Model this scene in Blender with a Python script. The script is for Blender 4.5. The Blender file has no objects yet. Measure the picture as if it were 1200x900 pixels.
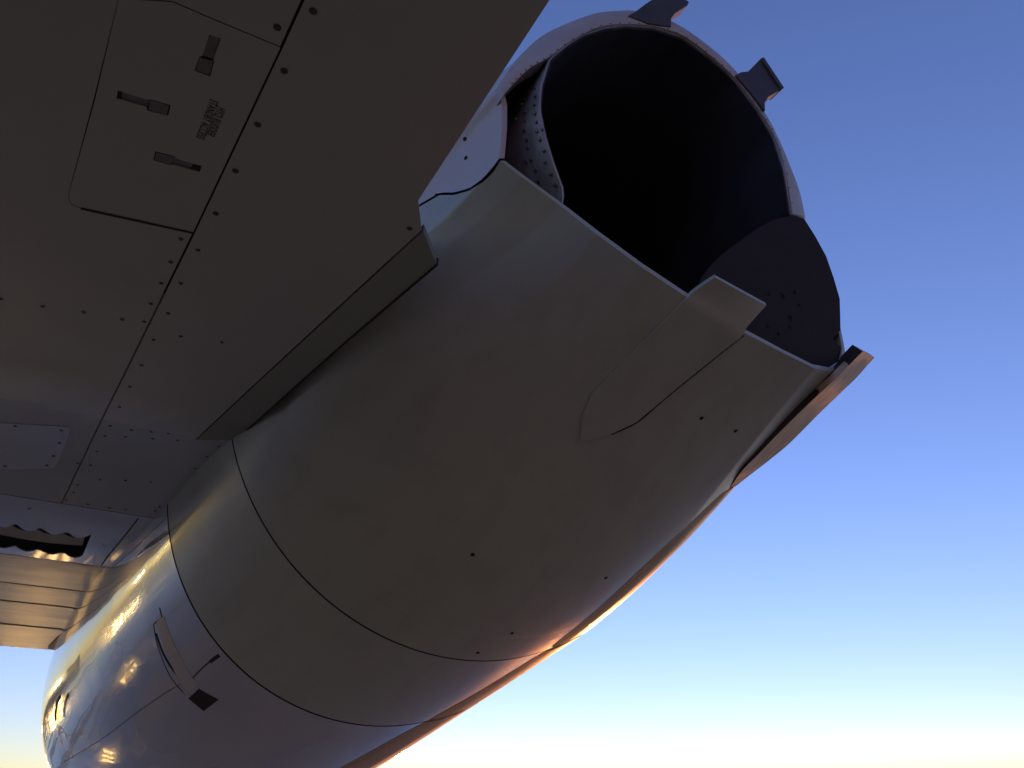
import bpy, bmesh, math, random
import numpy as np
from mathutils import Vector, Matrix
from mathutils.geometry import tessellate_polygon
random.seed(4)

# Axes: +X starboard, +Y towards the aircraft's nose, +Z up, metres, ground at z = 0.
scene = bpy.context.scene
col = scene.collection

# ---------------------------------------------------------------- camera
cam_d = bpy.data.cameras.new('camera')
cam = bpy.data.objects.new('camera', cam_d)
col.objects.link(cam)
cam.location = (0.0, 0.0, 1.55)
cam.rotation_euler = (math.radians(120), 0, math.radians(-30))
cam_d.sensor_width = 36.0
cam_d.lens = 26.1
cam_d.clip_start = 0.02
cam_d.clip_end = 20000
scene.camera = cam

# ---------------------------------------------------------------- sky, sun, exposure
SUN_HEADING = 42.0      # degrees clockwise from the nose
SUN_ELEV = 3.6
world = bpy.data.worlds.new('World')
scene.world = world
world.use_nodes = True
wn = world.node_tree
wn.nodes.clear()
sky = wn.nodes.new('ShaderNodeTexSky')
sky.sky_type = 'NISHITA'
sky.sun_disc = False
sky.sun_elevation = math.radians(SUN_ELEV)
sky.sun_rotation = math.radians(SUN_HEADING)
sky.altitude = 300
sky.air_density = 1.0
sky.dust_density = 0.0
sky.ozone_density = 1.0
bg = wn.nodes.new('ShaderNodeBackground')
bg.inputs[1].default_value = 0.15
wo = wn.nodes.new('ShaderNodeOutputWorld')
tint = wn.nodes.new('ShaderNodeMix')      # the camera's cool white balance, the same over the whole sky
tint.data_type = 'RGBA'
tint.blend_type = 'MULTIPLY'
tint.inputs[0].default_value = 1.0
tint.inputs[7].default_value = (0.41, 0.46, 0.90, 1)
wn.links.new(sky.outputs[0], tint.inputs[6])
wn.links.new(tint.outputs[2], bg.inputs[0])
wn.links.new(bg.outputs[0], wo.inputs[0])
sun_d = bpy.data.lights.new('sun', 'SUN')
sun_d.energy = 2.6
sun_d.angle = math.radians(0.5)
sun_d.color = (1.0, 0.34, 0.09)
sun = bpy.data.objects.new('sun', sun_d)
col.objects.link(sun)
h, e = math.radians(SUN_HEADING), math.radians(SUN_ELEV)
sdir = Vector((math.sin(h) * math.cos(e), math.cos(h) * math.cos(e), math.sin(e)))
sun.rotation_euler = sdir.to_track_quat('Z', 'Y').to_euler()
sun.location = (20, 15, 12)
scene.view_settings.view_transform = 'Standard'
scene.view_settings.look = 'None'
scene.view_settings.exposure = 1.58
scene.view_settings.gamma = 1.0

# ---------------------------------------------------------------- materials
def mat(name, base, rough=0.5, metal=0.0, coat=0.0, coat_rough=0.03, var=0.0, var_scale=(3, 3, 3),
        bump=0.0, bump_scale=6.0, rough_var=0.0, grad=None, emit=None, emit_strength=0.0, coat_ior=1.6, spec=0.5, streak=None):
    m = bpy.data.materials.new(name)
    m.use_nodes = True
    nt = m.node_tree
    N, L = nt.nodes, nt.links
    b = N['Principled BSDF']
    b.inputs['Base Color'].default_value = (*base, 1)
    b.inputs['Roughness'].default_value = rough
    b.inputs['Metallic'].default_value = metal
    b.inputs['Specular IOR Level'].default_value = spec
    b.inputs['Coat Weight'].default_value = coat
    b.inputs['Coat Roughness'].default_value = coat_rough
    b.inputs['Coat IOR'].default_value = coat_ior
    if emit:
        b.inputs['Emission Color'].default_value = (*emit, 1)
        b.inputs['Emission Strength'].default_value = emit_strength
    tc = N.new('ShaderNodeTexCoord')
    geo = N.new('ShaderNodeNewGeometry')
    if var > 0:
        mp = N.new('ShaderNodeMapping')
        mp.inputs['Scale'].default_value = var_scale
        L.new(geo.outputs['Position'], mp.inputs[0])
        nz = N.new('ShaderNodeTexNoise')
        nz.inputs['Scale'].default_value = 1.0
        nz.inputs['Detail'].default_value = 6
        nz.inputs['Roughness'].default_value = 0.6
        L.new(mp.outputs[0], nz.inputs['Vector'])
        rp = N.new('ShaderNodeValToRGB')
        rp.color_ramp.elements[0].position = 0.3
        rp.color_ramp.elements[1].position = 0.7
        rp.color_ramp.elements[0].color = (*[c * (1 - var) for c in base], 1)
        rp.color_ramp.elements[1].color = (*[min(1, c * (1 + var * .6)) for c in base], 1)
        L.new(nz.outputs[0], rp.inputs[0])
        src = rp.outputs[0]
        if streak:
            mp2 = N.new('ShaderNodeMapping')
            mp2.inputs['Scale'].default_value = (14, 0.9, 14)
            L.new(geo.outputs['Position'], mp2.inputs[0])
            nz2 = N.new('ShaderNodeTexNoise')
            nz2.inputs['Scale'].default_value = 1.0
            nz2.inputs['Detail'].default_value = 4
            L.new(mp2.outputs[0], nz2.inputs['Vector'])
            mr = N.new('ShaderNodeMapRange')
            mr.inputs[1].default_value = 0.5
            mr.inputs[2].default_value = 0.75
            mr.inputs[3].default_value = 0.0
            mr.inputs[4].default_value = streak
            L.new(nz2.outputs[0], mr.inputs[0])
            mx = N.new('ShaderNodeMix')
            mx.data_type = 'RGBA'
            mx.inputs[7].default_value = (0.06, 0.045, 0.03, 1)
            L.new(mr.outputs[0], mx.inputs[0])
            L.new(src, mx.inputs[6])
            src = mx.outputs[2]
        L.new(src, b.inputs['Base Color'])
    if rough_var > 0:
        nz3 = N.new('ShaderNodeTexNoise')
        nz3.inputs['Scale'].default_value = 5
        nz3.inputs['Detail'].default_value = 5
        L.new(geo.outputs['Position'], nz3.inputs['Vector'])
        mr3 = N.new('ShaderNodeMapRange')
        mr3.inputs[1].default_value = 0.3
        mr3.inputs[2].default_value = 0.7
        mr3.inputs[3].default_value = max(0, rough - rough_var)
        mr3.inputs[4].default_value = rough + rough_var
        L.new(nz3.outputs[0], mr3.inputs[0])
        L.new(mr3.outputs[0], b.inputs['Roughness'])
    if grad:     # exhaust soot dulls the clear coat towards the tail: (y aft, coat aft, y fore, coat fore)
        sx = N.new('ShaderNodeSeparateXYZ')
        L.new(geo.outputs['Position'], sx.inputs[0])
        mr4 = N.new('ShaderNodeMapRange')
        mr4.interpolation_type = 'SMOOTHSTEP'
        mr4.inputs[1].default_value = grad[0]
        mr4.inputs[2].default_value = grad[2]
        mr4.inputs[3].default_value = grad[1]
        mr4.inputs[4].default_value = grad[3]
        L.new(sx.outputs[1], mr4.inputs[0])
        L.new(mr4.outputs[0], b.inputs['Coat Roughness'])
    if bump > 0:
        nb = N.new('ShaderNodeTexNoise')
        nb.inputs['Scale'].default_value = bump_scale
        nb.inputs['Detail'].default_value = 2
        L.new(geo.outputs['Position'], nb.inputs['Vector'])
        bp = N.new('ShaderNodeBump')
        bp.inputs['Strength'].default_value = 1.0
        bp.inputs['Distance'].default_value = bump
        L.new(nb.outputs[0], bp.inputs['Height'])
        L.new(bp.outputs[0], b.inputs['Normal'])
        if coat > 0:
            L.new(bp.outputs[0], b.inputs['Coat Normal'])
    return m

M = {}
M['cowl'] = mat('cowl_paint', (0.345, 0.41, 0.335), 0.45, coat=0.9, var=0.05, var_scale=(2.5, 0.8, 2.5), bump=0.003, bump_scale=2.2, streak=0.15, grad=(1.2, 0.5, 3.2, 0.02))
M['fairing'] = mat('fairing_paint', (0.50, 0.50, 0.50), 0.4, coat=0.3, coat_rough=0.35, var=0.08, bump=0.001)
M['pylon'] = mat('pylon_paint', (0.24, 0.29, 0.24), 0.55, coat=0.9, coat_ior=1.9, var=0.07, var_scale=(2, 1.4, 2), bump=0.002, bump_scale=3, rough_var=0.08, grad=(2.0, 0.5, 2.7, 0.05))
M['strip'] = mat('strip_paint', (0.205, 0.245, 0.205), 0.6, var=0.08)
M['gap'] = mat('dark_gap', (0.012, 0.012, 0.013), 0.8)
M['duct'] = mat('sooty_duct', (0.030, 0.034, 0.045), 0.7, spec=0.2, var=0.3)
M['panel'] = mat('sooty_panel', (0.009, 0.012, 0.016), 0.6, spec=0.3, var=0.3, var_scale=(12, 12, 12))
M['gloss'] = mat('glossy_cowl_paint', (0.46, 0.47, 0.45), 0.16, metal=0.45, coat=1.0, coat_rough=0.02, coat_ior=2.2, var=0.06, bump=0.007, bump_scale=1.9)
M['pylon_gloss'] = mat('pylon_gloss_paint', (0.30, 0.33, 0.30), 0.25, metal=0.3, coat=1.0, coat_rough=0.05, coat_ior=2.1, var=0.06, bump=0.004, bump_scale=2.5)
M['ring'] = mat('ring_metal', (0.46, 0.46, 0.44), 0.45, metal=0.2, var=0.15, var_scale=(9, 9, 9))
M['liner'] = mat('liner_metal', (0.34, 0.34, 0.35), 0.45, metal=0.4, var=0.35, var_scale=(14, 14, 14), bump=0.002, bump_scale=30)
M['tab'] = mat('tab_metal', (0.05, 0.05, 0.052), 0.55, metal=0.2, var=0.3, var_scale=(15, 15, 15))
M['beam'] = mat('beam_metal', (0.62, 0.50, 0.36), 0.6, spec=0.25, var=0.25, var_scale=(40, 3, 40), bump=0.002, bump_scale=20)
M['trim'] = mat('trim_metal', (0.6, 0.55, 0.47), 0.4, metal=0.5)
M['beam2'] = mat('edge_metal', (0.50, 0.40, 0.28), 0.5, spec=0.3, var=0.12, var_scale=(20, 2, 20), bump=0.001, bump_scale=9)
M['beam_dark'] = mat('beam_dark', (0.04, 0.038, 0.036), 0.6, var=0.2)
M['fastener'] = mat('fastener_metal', (0.05, 0.048, 0.045), 0.5, metal=0.4)
M['rivet'] = mat('rivet_metal', (0.16, 0.16, 0.17), 0.35, metal=0.8)
M['latch'] = mat('latch_metal', (0.17, 0.165, 0.16), 0.42, metal=0.5, var=0.2, var_scale=(40, 40, 40))
M['ink'] = mat('black_ink', (0.01, 0.01, 0.012), 0.6)
M['edge'] = mat('nose_metal_warm_reflection', (0.42, 0.34, 0.22), 0.38, metal=0.7, var=0.25, var_scale=(3, 12, 3), bump=0.006, bump_scale=4)  # gold base colour stands in for the warm light the nose panels mirror
M['vane'] = mat('vane_paint', (0.30, 0.28, 0.23), 0.5)
M['chrome'] = mat('intake_metal', (0.75, 0.70, 0.62), 0.12, metal=1.0, bump=0.004, bump_scale=5)

# ---------------------------------------------------------------- helpers
def link(ob, parent=None):
    col.objects.link(ob)
    if parent is not None:
        ob.parent = parent
    return ob

def mesh_obj(name, verts, faces, m, parent=None, smooth=False):
    me = bpy.data.meshes.new(name)
    me.from_pydata([tuple(map(float, v)) for v in verts], [], faces)
    me.materials.append(m)
    me.validate()
    me.update()
    if smooth:
        for p in me.polygons:
            p.use_smooth = True
    return link(bpy.data.objects.new(name, me), parent)

def tag(o, label=None, cat=None, group=None, kind=None):
    if label: o['label'] = label
    if cat: o['category'] = cat
    if group: o['group'] = group
    if kind: o['kind'] = kind
    return o

def fix_normals(o):
    bm = bmesh.new(); bm.from_mesh(o.data)
    bmesh.ops.recalc_face_normals(bm, faces=bm.faces)
    bm.to_mesh(o.data); bm.free()
    return o

def sheet(name, A, B, m, parent, closed=False, smooth=True, rim_mat=None, keep_first=False):
    """solid between two grids A (outer) and B (inner) of equal size; each grid = list of rows of points"""
    nr, nc = len(A), len(A[0])
    verts = [p for r in A for p in r] + [p for r in B for p in r]
    o2 = nr * nc
    F = []
    nn = nc if closed else nc - 1
    def i(r, c): return r * nc + c % nc
    for r in range(nr - 1):
        for c in range(nn):
            F.append((i(r, c), i(r, c + 1), i(r + 1, c + 1), i(r + 1, c)))
            F.append((o2 + i(r, c), o2 + i(r + 1, c), o2 + i(r + 1, c + 1), o2 + i(r, c + 1)))
    for c in range(nn):
        F.append((i(0, c), o2 + i(0, c), o2 + i(0, c + 1), i(0, c + 1)))
        F.append((i(nr - 1, c), i(nr - 1, c + 1), o2 + i(nr - 1, c + 1), o2 + i(nr - 1, c)))
    if not closed:
        for r in range(nr - 1):
            F.append((i(r, 0), i(r + 1, 0), o2 + i(r + 1, 0), o2 + i(r, 0)))
            F.append((i(r, nc - 1), o2 + i(r, nc - 1), o2 + i(r + 1, nc - 1), i(r + 1, nc - 1)))
    o = mesh_obj(name, verts, F, m, parent)
    fix_normals(o)
    ng = 2 * (nr - 1) * nn
    if rim_mat is not None:      # panel edges carry dark sealant
        o.data.materials.append(rim_mat)
        for k, p in enumerate(o.data.polygons):
            if k >= ng and not (keep_first and k < ng + 2 * nn and (k - ng) % 2 == 0): p.material_index = 1
    if smooth:
        for k, p in enumerate(o.data.polygons):
            p.use_smooth = k < ng
        # keep the rim crisp
        me = o.data
        rim = set()
        for p in list(me.polygons)[ng:]:
            for ek in p.edge_keys: rim.add(ek)
        for ed in me.edges:
            if ed.key in rim: ed.use_edge_sharp = True
    return o

def slab(name, outline, holes, zf, thick, m, parent, cuts=True, down=True):
    """panel in plan (x, y) with holes; lower face follows zf(y), thickness upwards"""
    loops = [[Vector((x, y, 0)) for x, y in outline]] + [[Vector((x, y, 0)) for x, y in hh] for hh in holes]
    tris = tessellate_polygon(loops)
    flat = [v for l in loops for v in l]
    bm = bmesh.new()
    vs = [bm.verts.new(v) for v in flat]
    for t in tris:
        try: bm.faces.new([vs[k] for k in t])
        except ValueError: pass
    if cuts:
        ys = [v.y for v in flat]
        y = 2.2
        while y < max(ys):
            if y > min(ys):
                g = bm.verts[:] + bm.edges[:] + bm.faces[:]
                bmesh.ops.bisect_plane(bm, geom=g, plane_co=(0, y, 0), plane_no=(0, 1, 0))
            y += 0.06
    bmesh.ops.recalc_face_normals(bm, faces=bm.faces)
    ret = bmesh.ops.extrude_face_region(bm, geom=bm.faces[:])
    up = [g for g in ret['geom'] if isinstance(g, bmesh.types.BMVert)]
    ups = set(up)
    for v in bm.verts:
        v.co.z = zf(v.co.y) + (thick if v in ups else 0)
    bmesh.ops.recalc_face_normals(bm, faces=bm.faces)
    me = bpy.data.meshes.new(name)
    bm.to_mesh(me); bm.free()
    me.materials.append(m)
    for p in me.polygons:
        p.use_smooth = abs(p.normal.z) > 0.8
    me.set_sharp_from_angle(angle=math.radians(35))
    return link(bpy.data.objects.new(name, me), parent)

def prism(name, poly, vec, m, parent):
    """closed polygon (3D points) extruded along vec"""
    n = len(poly)
    v = [Vector(p) for p in poly] + [Vector(p) + Vector(vec) for p in poly]
    F = [tuple(range(n)), tuple(range(2 * n - 1, n - 1, -1))]
    F += [(k, (k + 1) % n, n + (k + 1) % n, n + k) for k in range(n)]
    return fix_normals(mesh_obj(name, v, F, m, parent))

def disc_mesh(name, r, h, m, n=14, dome=True):
    v = [(r * math.cos(2 * math.pi * k / n), r * math.sin(2 * math.pi * k / n), 0) for k in range(n)]
    v += [(r * .8 * math.cos(2 * math.pi * k / n), r * .8 * math.sin(2 * math.pi * k / n), h) for k in range(n)]
    F = [(k, (k + 1) % n, n + (k + 1) % n, n + k) for k in range(n)]
    if dome:
        v.append((0, 0, h * 1.25)); F += [(n + k, n + (k + 1) % n, 2 * n) for k in range(n)]
    else: F.append(tuple(range(n, 2 * n)))
    me = bpy.data.meshes.new(name)
    me.from_pydata(v, [], F); me.materials.append(m); me.update()
    return me

def place(name, me, pos, normal, parent, scale=1.0):
    o = link(bpy.data.objects.new(name, me), parent)
    o.rotation_euler = Vector(normal).to_track_quat('Z', 'Y').to_euler()
    o.location = pos
    o.scale = (scale,) * 3
    return o

def lerp(a, b, t): return tuple(x + (y - x) * t for x, y in zip(a, b))

def resample(pts, n):
    pts = [Vector(p) for p in pts]
    d = [0]
    for a, b in zip(pts, pts[1:]): d.append(d[-1] + (b - a).length)
    out = []
    for k in range(n):
        s = d[-1] * k / (n - 1)
        j = max(i for i in range(len(d)) if d[i] <= s + 1e-9)
        j = min(j, len(pts) - 2)
        t = (s - d[j]) / max(1e-9, d[j + 1] - d[j])
        out.append(pts[j].lerp(pts[j + 1], t))
    return out

def smooth_curve(pts, n=6):
    """Catmull-Rom through 2-4D points"""
    P = [tuple(p) for p in pts]
    P = [tuple(2 * a - b for a, b in zip(P[0], P[1]))] + P + [tuple(2 * a - b for a, b in zip(P[-1], P[-2]))]
    out = []
    for k in range(1, len(P) - 2):
        for s in range(n):
            t = s / n
            out.append(tuple(0.5 * (2 * p1 + (p2 - p0) * t + (2 * p0 - 5 * p1 + 4 * p2 - p3) * t * t + (3 * p1 - p0 - 3 * p2 + p3) * t ** 3)
                             for p0, p1, p2, p3 in zip(P[k - 1], P[k], P[k + 1], P[k + 2])))
    out.append(P[-2])
    return out

# ---------------------------------------------------------------- the aircraft
aircraft = bpy.data.objects.new('aircraft', None)
link(aircraft)
tag(aircraft, 'grey jet aircraft seen from below, riveted underside panels and engine nacelle with open exhaust nozzle', 'aircraft')

def pylon_z(y):
    """height of the pylon's lower surface: flat aft, drooping towards its leading edge"""
    def ramp(t, w): return 0.0 if t <= 0 else (t * t / (2 * w) if t < w else t - w / 2)
    return 2.582 - 0.13 * ramp(y - 2.25, 0.45) + 0.165 * ramp(y - 3.0, 0.9)

# outer skin of the nacelle. u = 0 at the exhaust lip, 1 and 2 at the two seams, 4.6 at the intake
# stations: (y, centre x, centre z, radius)
ST = [(2.292, 1.138, 2.876, 0.894),
      (2.868, 1.062, 2.714, 0.886),
      (3.960, 0.922, 2.450, 0.892),
      (5.040, 0.750, 2.250, 0.800),
      (5.600, 0.735, 2.060, 0.700)]
LIP = [(1.756, 1.116, 3.241), (1.705, 1.08, 3.318), (1.683, 1.08, 3.432), (1.633, 1.068, 3.555), (1.472, 1.044, 3.708), (1.359, 1.044, 3.764), (1.214, 1.044, 3.78), (1.067, 1.044, 3.728),
       (0.9611, 1.044, 3.651), (0.8655, 1.05, 3.567), (0.725, 1.068, 3.405), (0.6495, 1.08, 3.276), (0.5949, 1.104, 3.143), (0.6143, 1.116, 3.11), (0.6217, 1.128, 3.033), (0.622, 1.14, 2.933),
       (0.6801, 1.128, 2.892), (0.777, 1.116, 2.839), (0.8699, 1.092, 2.766), (0.9848, 1.08, 2.707), (1.115, 1.08, 2.67), (1.309, 1.08, 2.623), (1.476, 1.092, 2.615), (1.606, 1.104, 2.615), (1.698, 1.116, 2.64),
       (1.808, 1.14, 2.716), (1.825, 1.14, 2.766), (1.832, 1.14, 2.847), (1.87, 1.14, 2.975), (1.839, 1.128, 3.129)]
LC = (1.19, 3.22)
_lip = sorted(((math.atan2(p[2] - LC[1], p[0] - LC[0]) % (2 * math.pi), p) for p in LIP), key=lambda q: q[0])
_la = [q[0] for q in _lip]

def lip_point(phi):
    phi = phi % (2 * math.pi)
    n = len(_lip)
    for k in range(n):
        a = _la[k]
        b = _la[(k + 1) % n] + (2 * math.pi if k == n - 1 else 0)
        q = phi if phi >= _la[0] else phi + 2 * math.pi
        if a <= q <= b:
            t = (q - a) / max(1e-9, b - a)
            P0, P1 = _lip[k][1], _lip[(k + 1) % n][1]
            return tuple(x + (y - x) * t for x, y in zip(P0, P1))
    return _lip[0][1]

def _station(u):
    """u >= 1: Catmull-Rom through ST"""
    s = min(max(u - 1, 0), 3.999)
    k = int(s); t = s - k
    g = lambda j: ST[min(max(j, 0), 4)] if 0 <= j <= 4 else tuple(2 * a - b for a, b in zip(ST[0], ST[1])) if j < 0 else tuple(2 * a - b for a, b in zip(ST[4], ST[3]))
    return tuple(0.5 * (2 * p1 + (p2 - p0) * t + (2 * p0 - 5 * p1 + 4 * p2 - p3) * t * t + (3 * p1 - p0 - 3 * p2 + p3) * t ** 3)
                 for p0, p1, p2, p3 in zip(g(k - 1), g(k), g(k + 1), g(k + 2)))

def _ring(st, phi):
    return (st[1] + st[3] * math.cos(phi), st[0], st[2] + st[3] * math.sin(phi))

_d1 = tuple(b - a for a, b in zip(_station(1.0), _station(1.02)))
_k1 = (2.292 - 1.09) / _d1[0]

def shell_point(u, phi, inset=0.0):
    if u >= 1:
        st = _station(u)
        return _ring((st[0], st[1], st[2], st[3] - inset), phi)
    st = ST[0]
    P1 = _ring((st[0], st[1], st[2], st[3] - inset), phi)
    P0 = lip_point(phi)
    if inset:
        dx, dz = P0[0] - LC[0], P0[2] - LC[1]
        r = math.hypot(dx, dz)
        P0 = (P0[0] - dx / r * inset, P0[1], P0[2] - dz / r * inset)
    st2 = tuple(a + d * _k1 for a, d in zip(st, _d1))
    Q = _ring((st2[0], st2[1], st2[2], st2[3] - inset), phi)
    T1 = tuple(0.75 * (q - p) + 0.25 * (p - o) for q, p, o in zip(Q, P1, P0))
    T0 = tuple((b - a) for a, b in zip(P0, P1))
    u = max(u, -0.3)
    h00 = 2 * u ** 3 - 3 * u * u + 1; h10 = u ** 3 - 2 * u * u + u
    h01 = -2 * u ** 3 + 3 * u * u; h11 = u ** 3 - u * u
    x, y, z = tuple(h00 * a + h10 * b + h01 * c + h11 * d for a, b, c, d in zip(P0, T0, P1, T1))
    # shoulder that closes the skin up to the pylon's edge
    if x < 1.0 and 1.15 < y < 2.05:
        t = (y - 1.15) / 0.9
        bulge = 0.12 * math.sin(math.pi * t ** 0.75) ** 1.5
        side_ = min(1.0, (1.0 - x) / 0.35)
        x -= bulge * math.exp(-((z - 2.60) / 0.20) ** 2) * side_ * side_ * (3 - 2 * side_)
    return (x, y, z)

def shell_normal(u, phi):
    p = Vector(shell_point(u, phi))
    a = Vector(shell_point(u + 1e-3, phi)) - p
    b = Vector(shell_point(u, phi + 1e-3)) - p
    n = a.cross(b).normalized()
    c = Vector((LC[0], p.y, 2.9))
    return n if n.dot(p - c) > 0 else -n

def shell_off(u, phi, d):
    return Vector(shell_point(u, phi)) + shell_normal(u, phi) * d

def skin(name, u0, u1, nu, phi_a, phi_b, nphi, m, parent, t=0.016, closed=False, curve=None):
    """phi_a / phi_b may be functions of u"""
    fa = phi_a if callable(phi_a) else (lambda u: phi_a)
    fb = phi_b if callable(phi_b) else (lambda u: phi_b)
    A, B = [], []
    for i in range(nu):
        u = u0 + (u1 - u0) * i / (nu - 1)
        a, b = fa(u), fb(u)
        ra, rb = [], []
        for j in range(nphi):
            ph = a + (b - a) * j / (nphi if closed else nphi - 1)
            ra.append(shell_point(u, ph)); rb.append(shell_point(u, ph, t))
        A.append(ra); B.append(rb)
    return sheet(name, A, B, m, parent, closed, rim_mat=M['gap'], keep_first=(u0 == 0.0))

TAU = 2 * math.pi
R = math.radians
# seam between the side fairing and the lower reverser door, (u, phi) pairs
FS = [(0.0000, 3.6088), (0.0246, 3.6165), (0.0524, 3.6141), (0.0869, 3.5929), (0.1348, 3.5319), (0.1815, 3.4552), (0.2194, 3.4297), (0.2425, 3.4132)]
def fair_phi(u):
    pts = sorted(FS)
    if u <= pts[0][0]: return pts[0][1]
    for (a, p), (b, q) in zip(pts, pts[1:]):
        if u <= b: return p + (q - p) * (u - a) / max(1e-6, b - a)
    return pts[-1][1]

eps = 0.006
fairing = skin('side_fairing', 0.0, 1 - eps / 2, 60, R(165), lambda u: fair_phi(u) - 0.006, 40, M['fairing'], aircraft)
upper = skin('upper_cowl', 0.0, 1 - eps / 2, 30, R(22), R(164.4), 90, M['cowl'], aircraft, t=0.012)
lower = skin('reverser_door', 0.0, 1 - eps / 2, 130, lambda u: fair_phi(u) + 0.006, TAU + R(21.5), 320, M['cowl'], aircraft, t=0.014)
tag(lower, 'grey lower door of the thrust reverser ending in a pale lip')
mid = skin('middle_cowl', 1 + eps, 2 - eps, 12, 0, TAU, 256, M['cowl'], aircraft, closed=True)
fwd = skin('forward_cowl', 2 + eps, 4.5, 40, 0, TAU, 256, M['gloss'], aircraft, closed=True)
tag(fwd, 'glossy forward cowl mirroring sky and lights')
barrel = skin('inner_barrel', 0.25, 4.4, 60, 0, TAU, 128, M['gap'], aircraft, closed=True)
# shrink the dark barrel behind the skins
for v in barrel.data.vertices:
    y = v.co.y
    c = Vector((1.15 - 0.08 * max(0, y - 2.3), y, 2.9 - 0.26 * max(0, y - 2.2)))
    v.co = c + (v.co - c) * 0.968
# intake lip
A, B = [], []
for i in range(14):
    t = math.pi * i / 13
    st = _station(4.5)
    rr = st[3] - 0.055 + 0.055 * math.cos(t)
    yy = st[0] + 0.003 + 0.19 * math.sin(t)
    A.append([(st[1] + rr * math.cos(TAU * j / 128), yy, st[2] + rr * math.sin(TAU * j / 128)) for j in range(128)])
    r2 = rr - 0.01 * math.cos(t)
    B.append([(st[1] + r2 * math.cos(TAU * j / 128), yy - 0.012 * math.sin(t), st[2] + r2 * math.sin(TAU * j / 128)) for j in range(128)])
sheet('intake_lip', A, B, M['chrome'], aircraft, closed=True)

# ---- exhaust: inner nozzle (its outside shows in the slot at the left), duct, ring
IN = [(1.639, 1.08, 3.176), (1.607, 1.044, 3.32), (1.594, 1.044, 3.468), (1.54, 1.044, 3.571), (1.457, 1.044, 3.672), (1.362, 1.044, 3.712), (1.244, 1.044, 3.735), (1.122, 1.044, 3.695),
      (0.9999, 1.044, 3.618), (0.9113, 1.044, 3.541), (0.8336, 1.044, 3.453), (0.772, 1.044, 3.364), (0.714, 1.044, 3.264), (0.6849, 1.044, 3.141), (0.6857, 1.056, 3.068), (0.7066, 1.068, 3.001), (0.737, 1.08, 2.931),
      (0.7831, 1.104, 2.874), (0.7902, 1.128, 2.847), (1.03, 1.236, 2.782), (1.293, 1.272, 2.733), (1.536, 1.284, 2.73), (1.765, 1.284, 2.77), (1.883, 1.26, 2.935), (1.847, 1.2, 3.147)]
inl = resample(IN + [IN[0]], 161)[:-1]
def tube_rows(s):
    c = Vector((1.17, 0, 3.2))
    rows = []
    for dy in (0, .02, .05, .1, .2, .35, .6, .95):
        row = []
        for p in inl:
            q = Vector((p.x, 0, p.z)); w = min(1, dy / .95)
            q = c + (q - c) * (s if dy > 0 or s > 1 else s)
            g = Vector((1.12 + .56 * (q.x - c.x) / .47, 0, 2.98 + .56 * (q.z - c.z) / .47)) if dy > .1 else q
            k = max(0, (dy - .1) / .85)
            q = q.lerp(g, k * .6)
            row.append((q.x, p.y + dy, q.z))
        rows.append(row)
    return rows
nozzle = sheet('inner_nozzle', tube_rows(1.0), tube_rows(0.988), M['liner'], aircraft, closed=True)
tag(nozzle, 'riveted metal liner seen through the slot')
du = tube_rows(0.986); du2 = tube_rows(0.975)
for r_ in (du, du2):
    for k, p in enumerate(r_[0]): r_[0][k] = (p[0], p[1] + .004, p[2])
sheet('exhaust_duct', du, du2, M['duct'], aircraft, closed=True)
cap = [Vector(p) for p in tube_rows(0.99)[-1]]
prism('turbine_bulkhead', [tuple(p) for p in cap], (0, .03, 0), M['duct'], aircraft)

RO = [(0.5949, 1.104, 3.143), (0.6178, 1.092, 3.204), (0.6495, 1.08, 3.276), (0.725, 1.068, 3.405), (0.8655, 1.05, 3.567), (0.9611, 1.044, 3.651), (1.067, 1.044, 3.728), (1.214, 1.044, 3.78), (1.359, 1.044, 3.764),
      (1.472, 1.044, 3.708), (1.567, 1.062, 3.645), (1.633, 1.068, 3.555), (1.683, 1.08, 3.432), (1.705, 1.08, 3.318), (1.756, 1.116, 3.241)]
RI = [(0.6067, 1.098, 3.108), (0.6346, 1.086, 3.165), (0.6677, 1.068, 3.219), (0.7097, 1.042, 3.261), (0.7821, 1.042, 3.376), (0.8864, 1.042, 3.515), (0.9976, 1.042, 3.613), (1.119, 1.042, 3.69), (1.241, 1.042, 3.73),
      (1.358, 1.042, 3.707), (1.452, 1.042, 3.662), (1.536, 1.042, 3.567), (1.594, 1.044, 3.468), (1.611, 1.05, 3.328), (1.639, 1.08, 3.176)]
ro = [Vector(p[:3]) for p in smooth_curve(RO, 6)]
ri = [Vector(p[:3]) for p in smooth_curve(RI, 6)]
rows, rows2 = [], []
for a, b in zip(ro, ri):
    rows.append([tuple(a.lerp(b, t) + Vector((0, -0.004 - 0.006 * math.sin(math.pi * t), 0))) for t in (0, .15, .5, .85, 1)])
    rows2.append([tuple(a.lerp(b, t) + Vector((0, 0.05, 0))) for t in (0, .15, .5, .85, 1)])
ring = sheet('nozzle_ring', rows, rows2, M['ring'], aircraft)
tag(ring, 'pale metal end ring around the top of the exhaust opening')
# dark fasteners just inside the ring
fm = disc_mesh('ring_bolt', 0.0020, 0.0015, M['gap'], 8)
for k in range(4, len(ri) - 2, 2):
    a, b = ri[k], ri[k + 1]
    p = (a + b) / 2 + (Vector((1.17, 0, 3.2)) - Vector((a.x, 0, a.z))).normalized() * 0.0
    place('ring_bolt', fm, p + Vector((0, -0.006, 0)) + (ro[k] - ri[k]).normalized() * 0.004, (0, -1, 0), ring)

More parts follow.
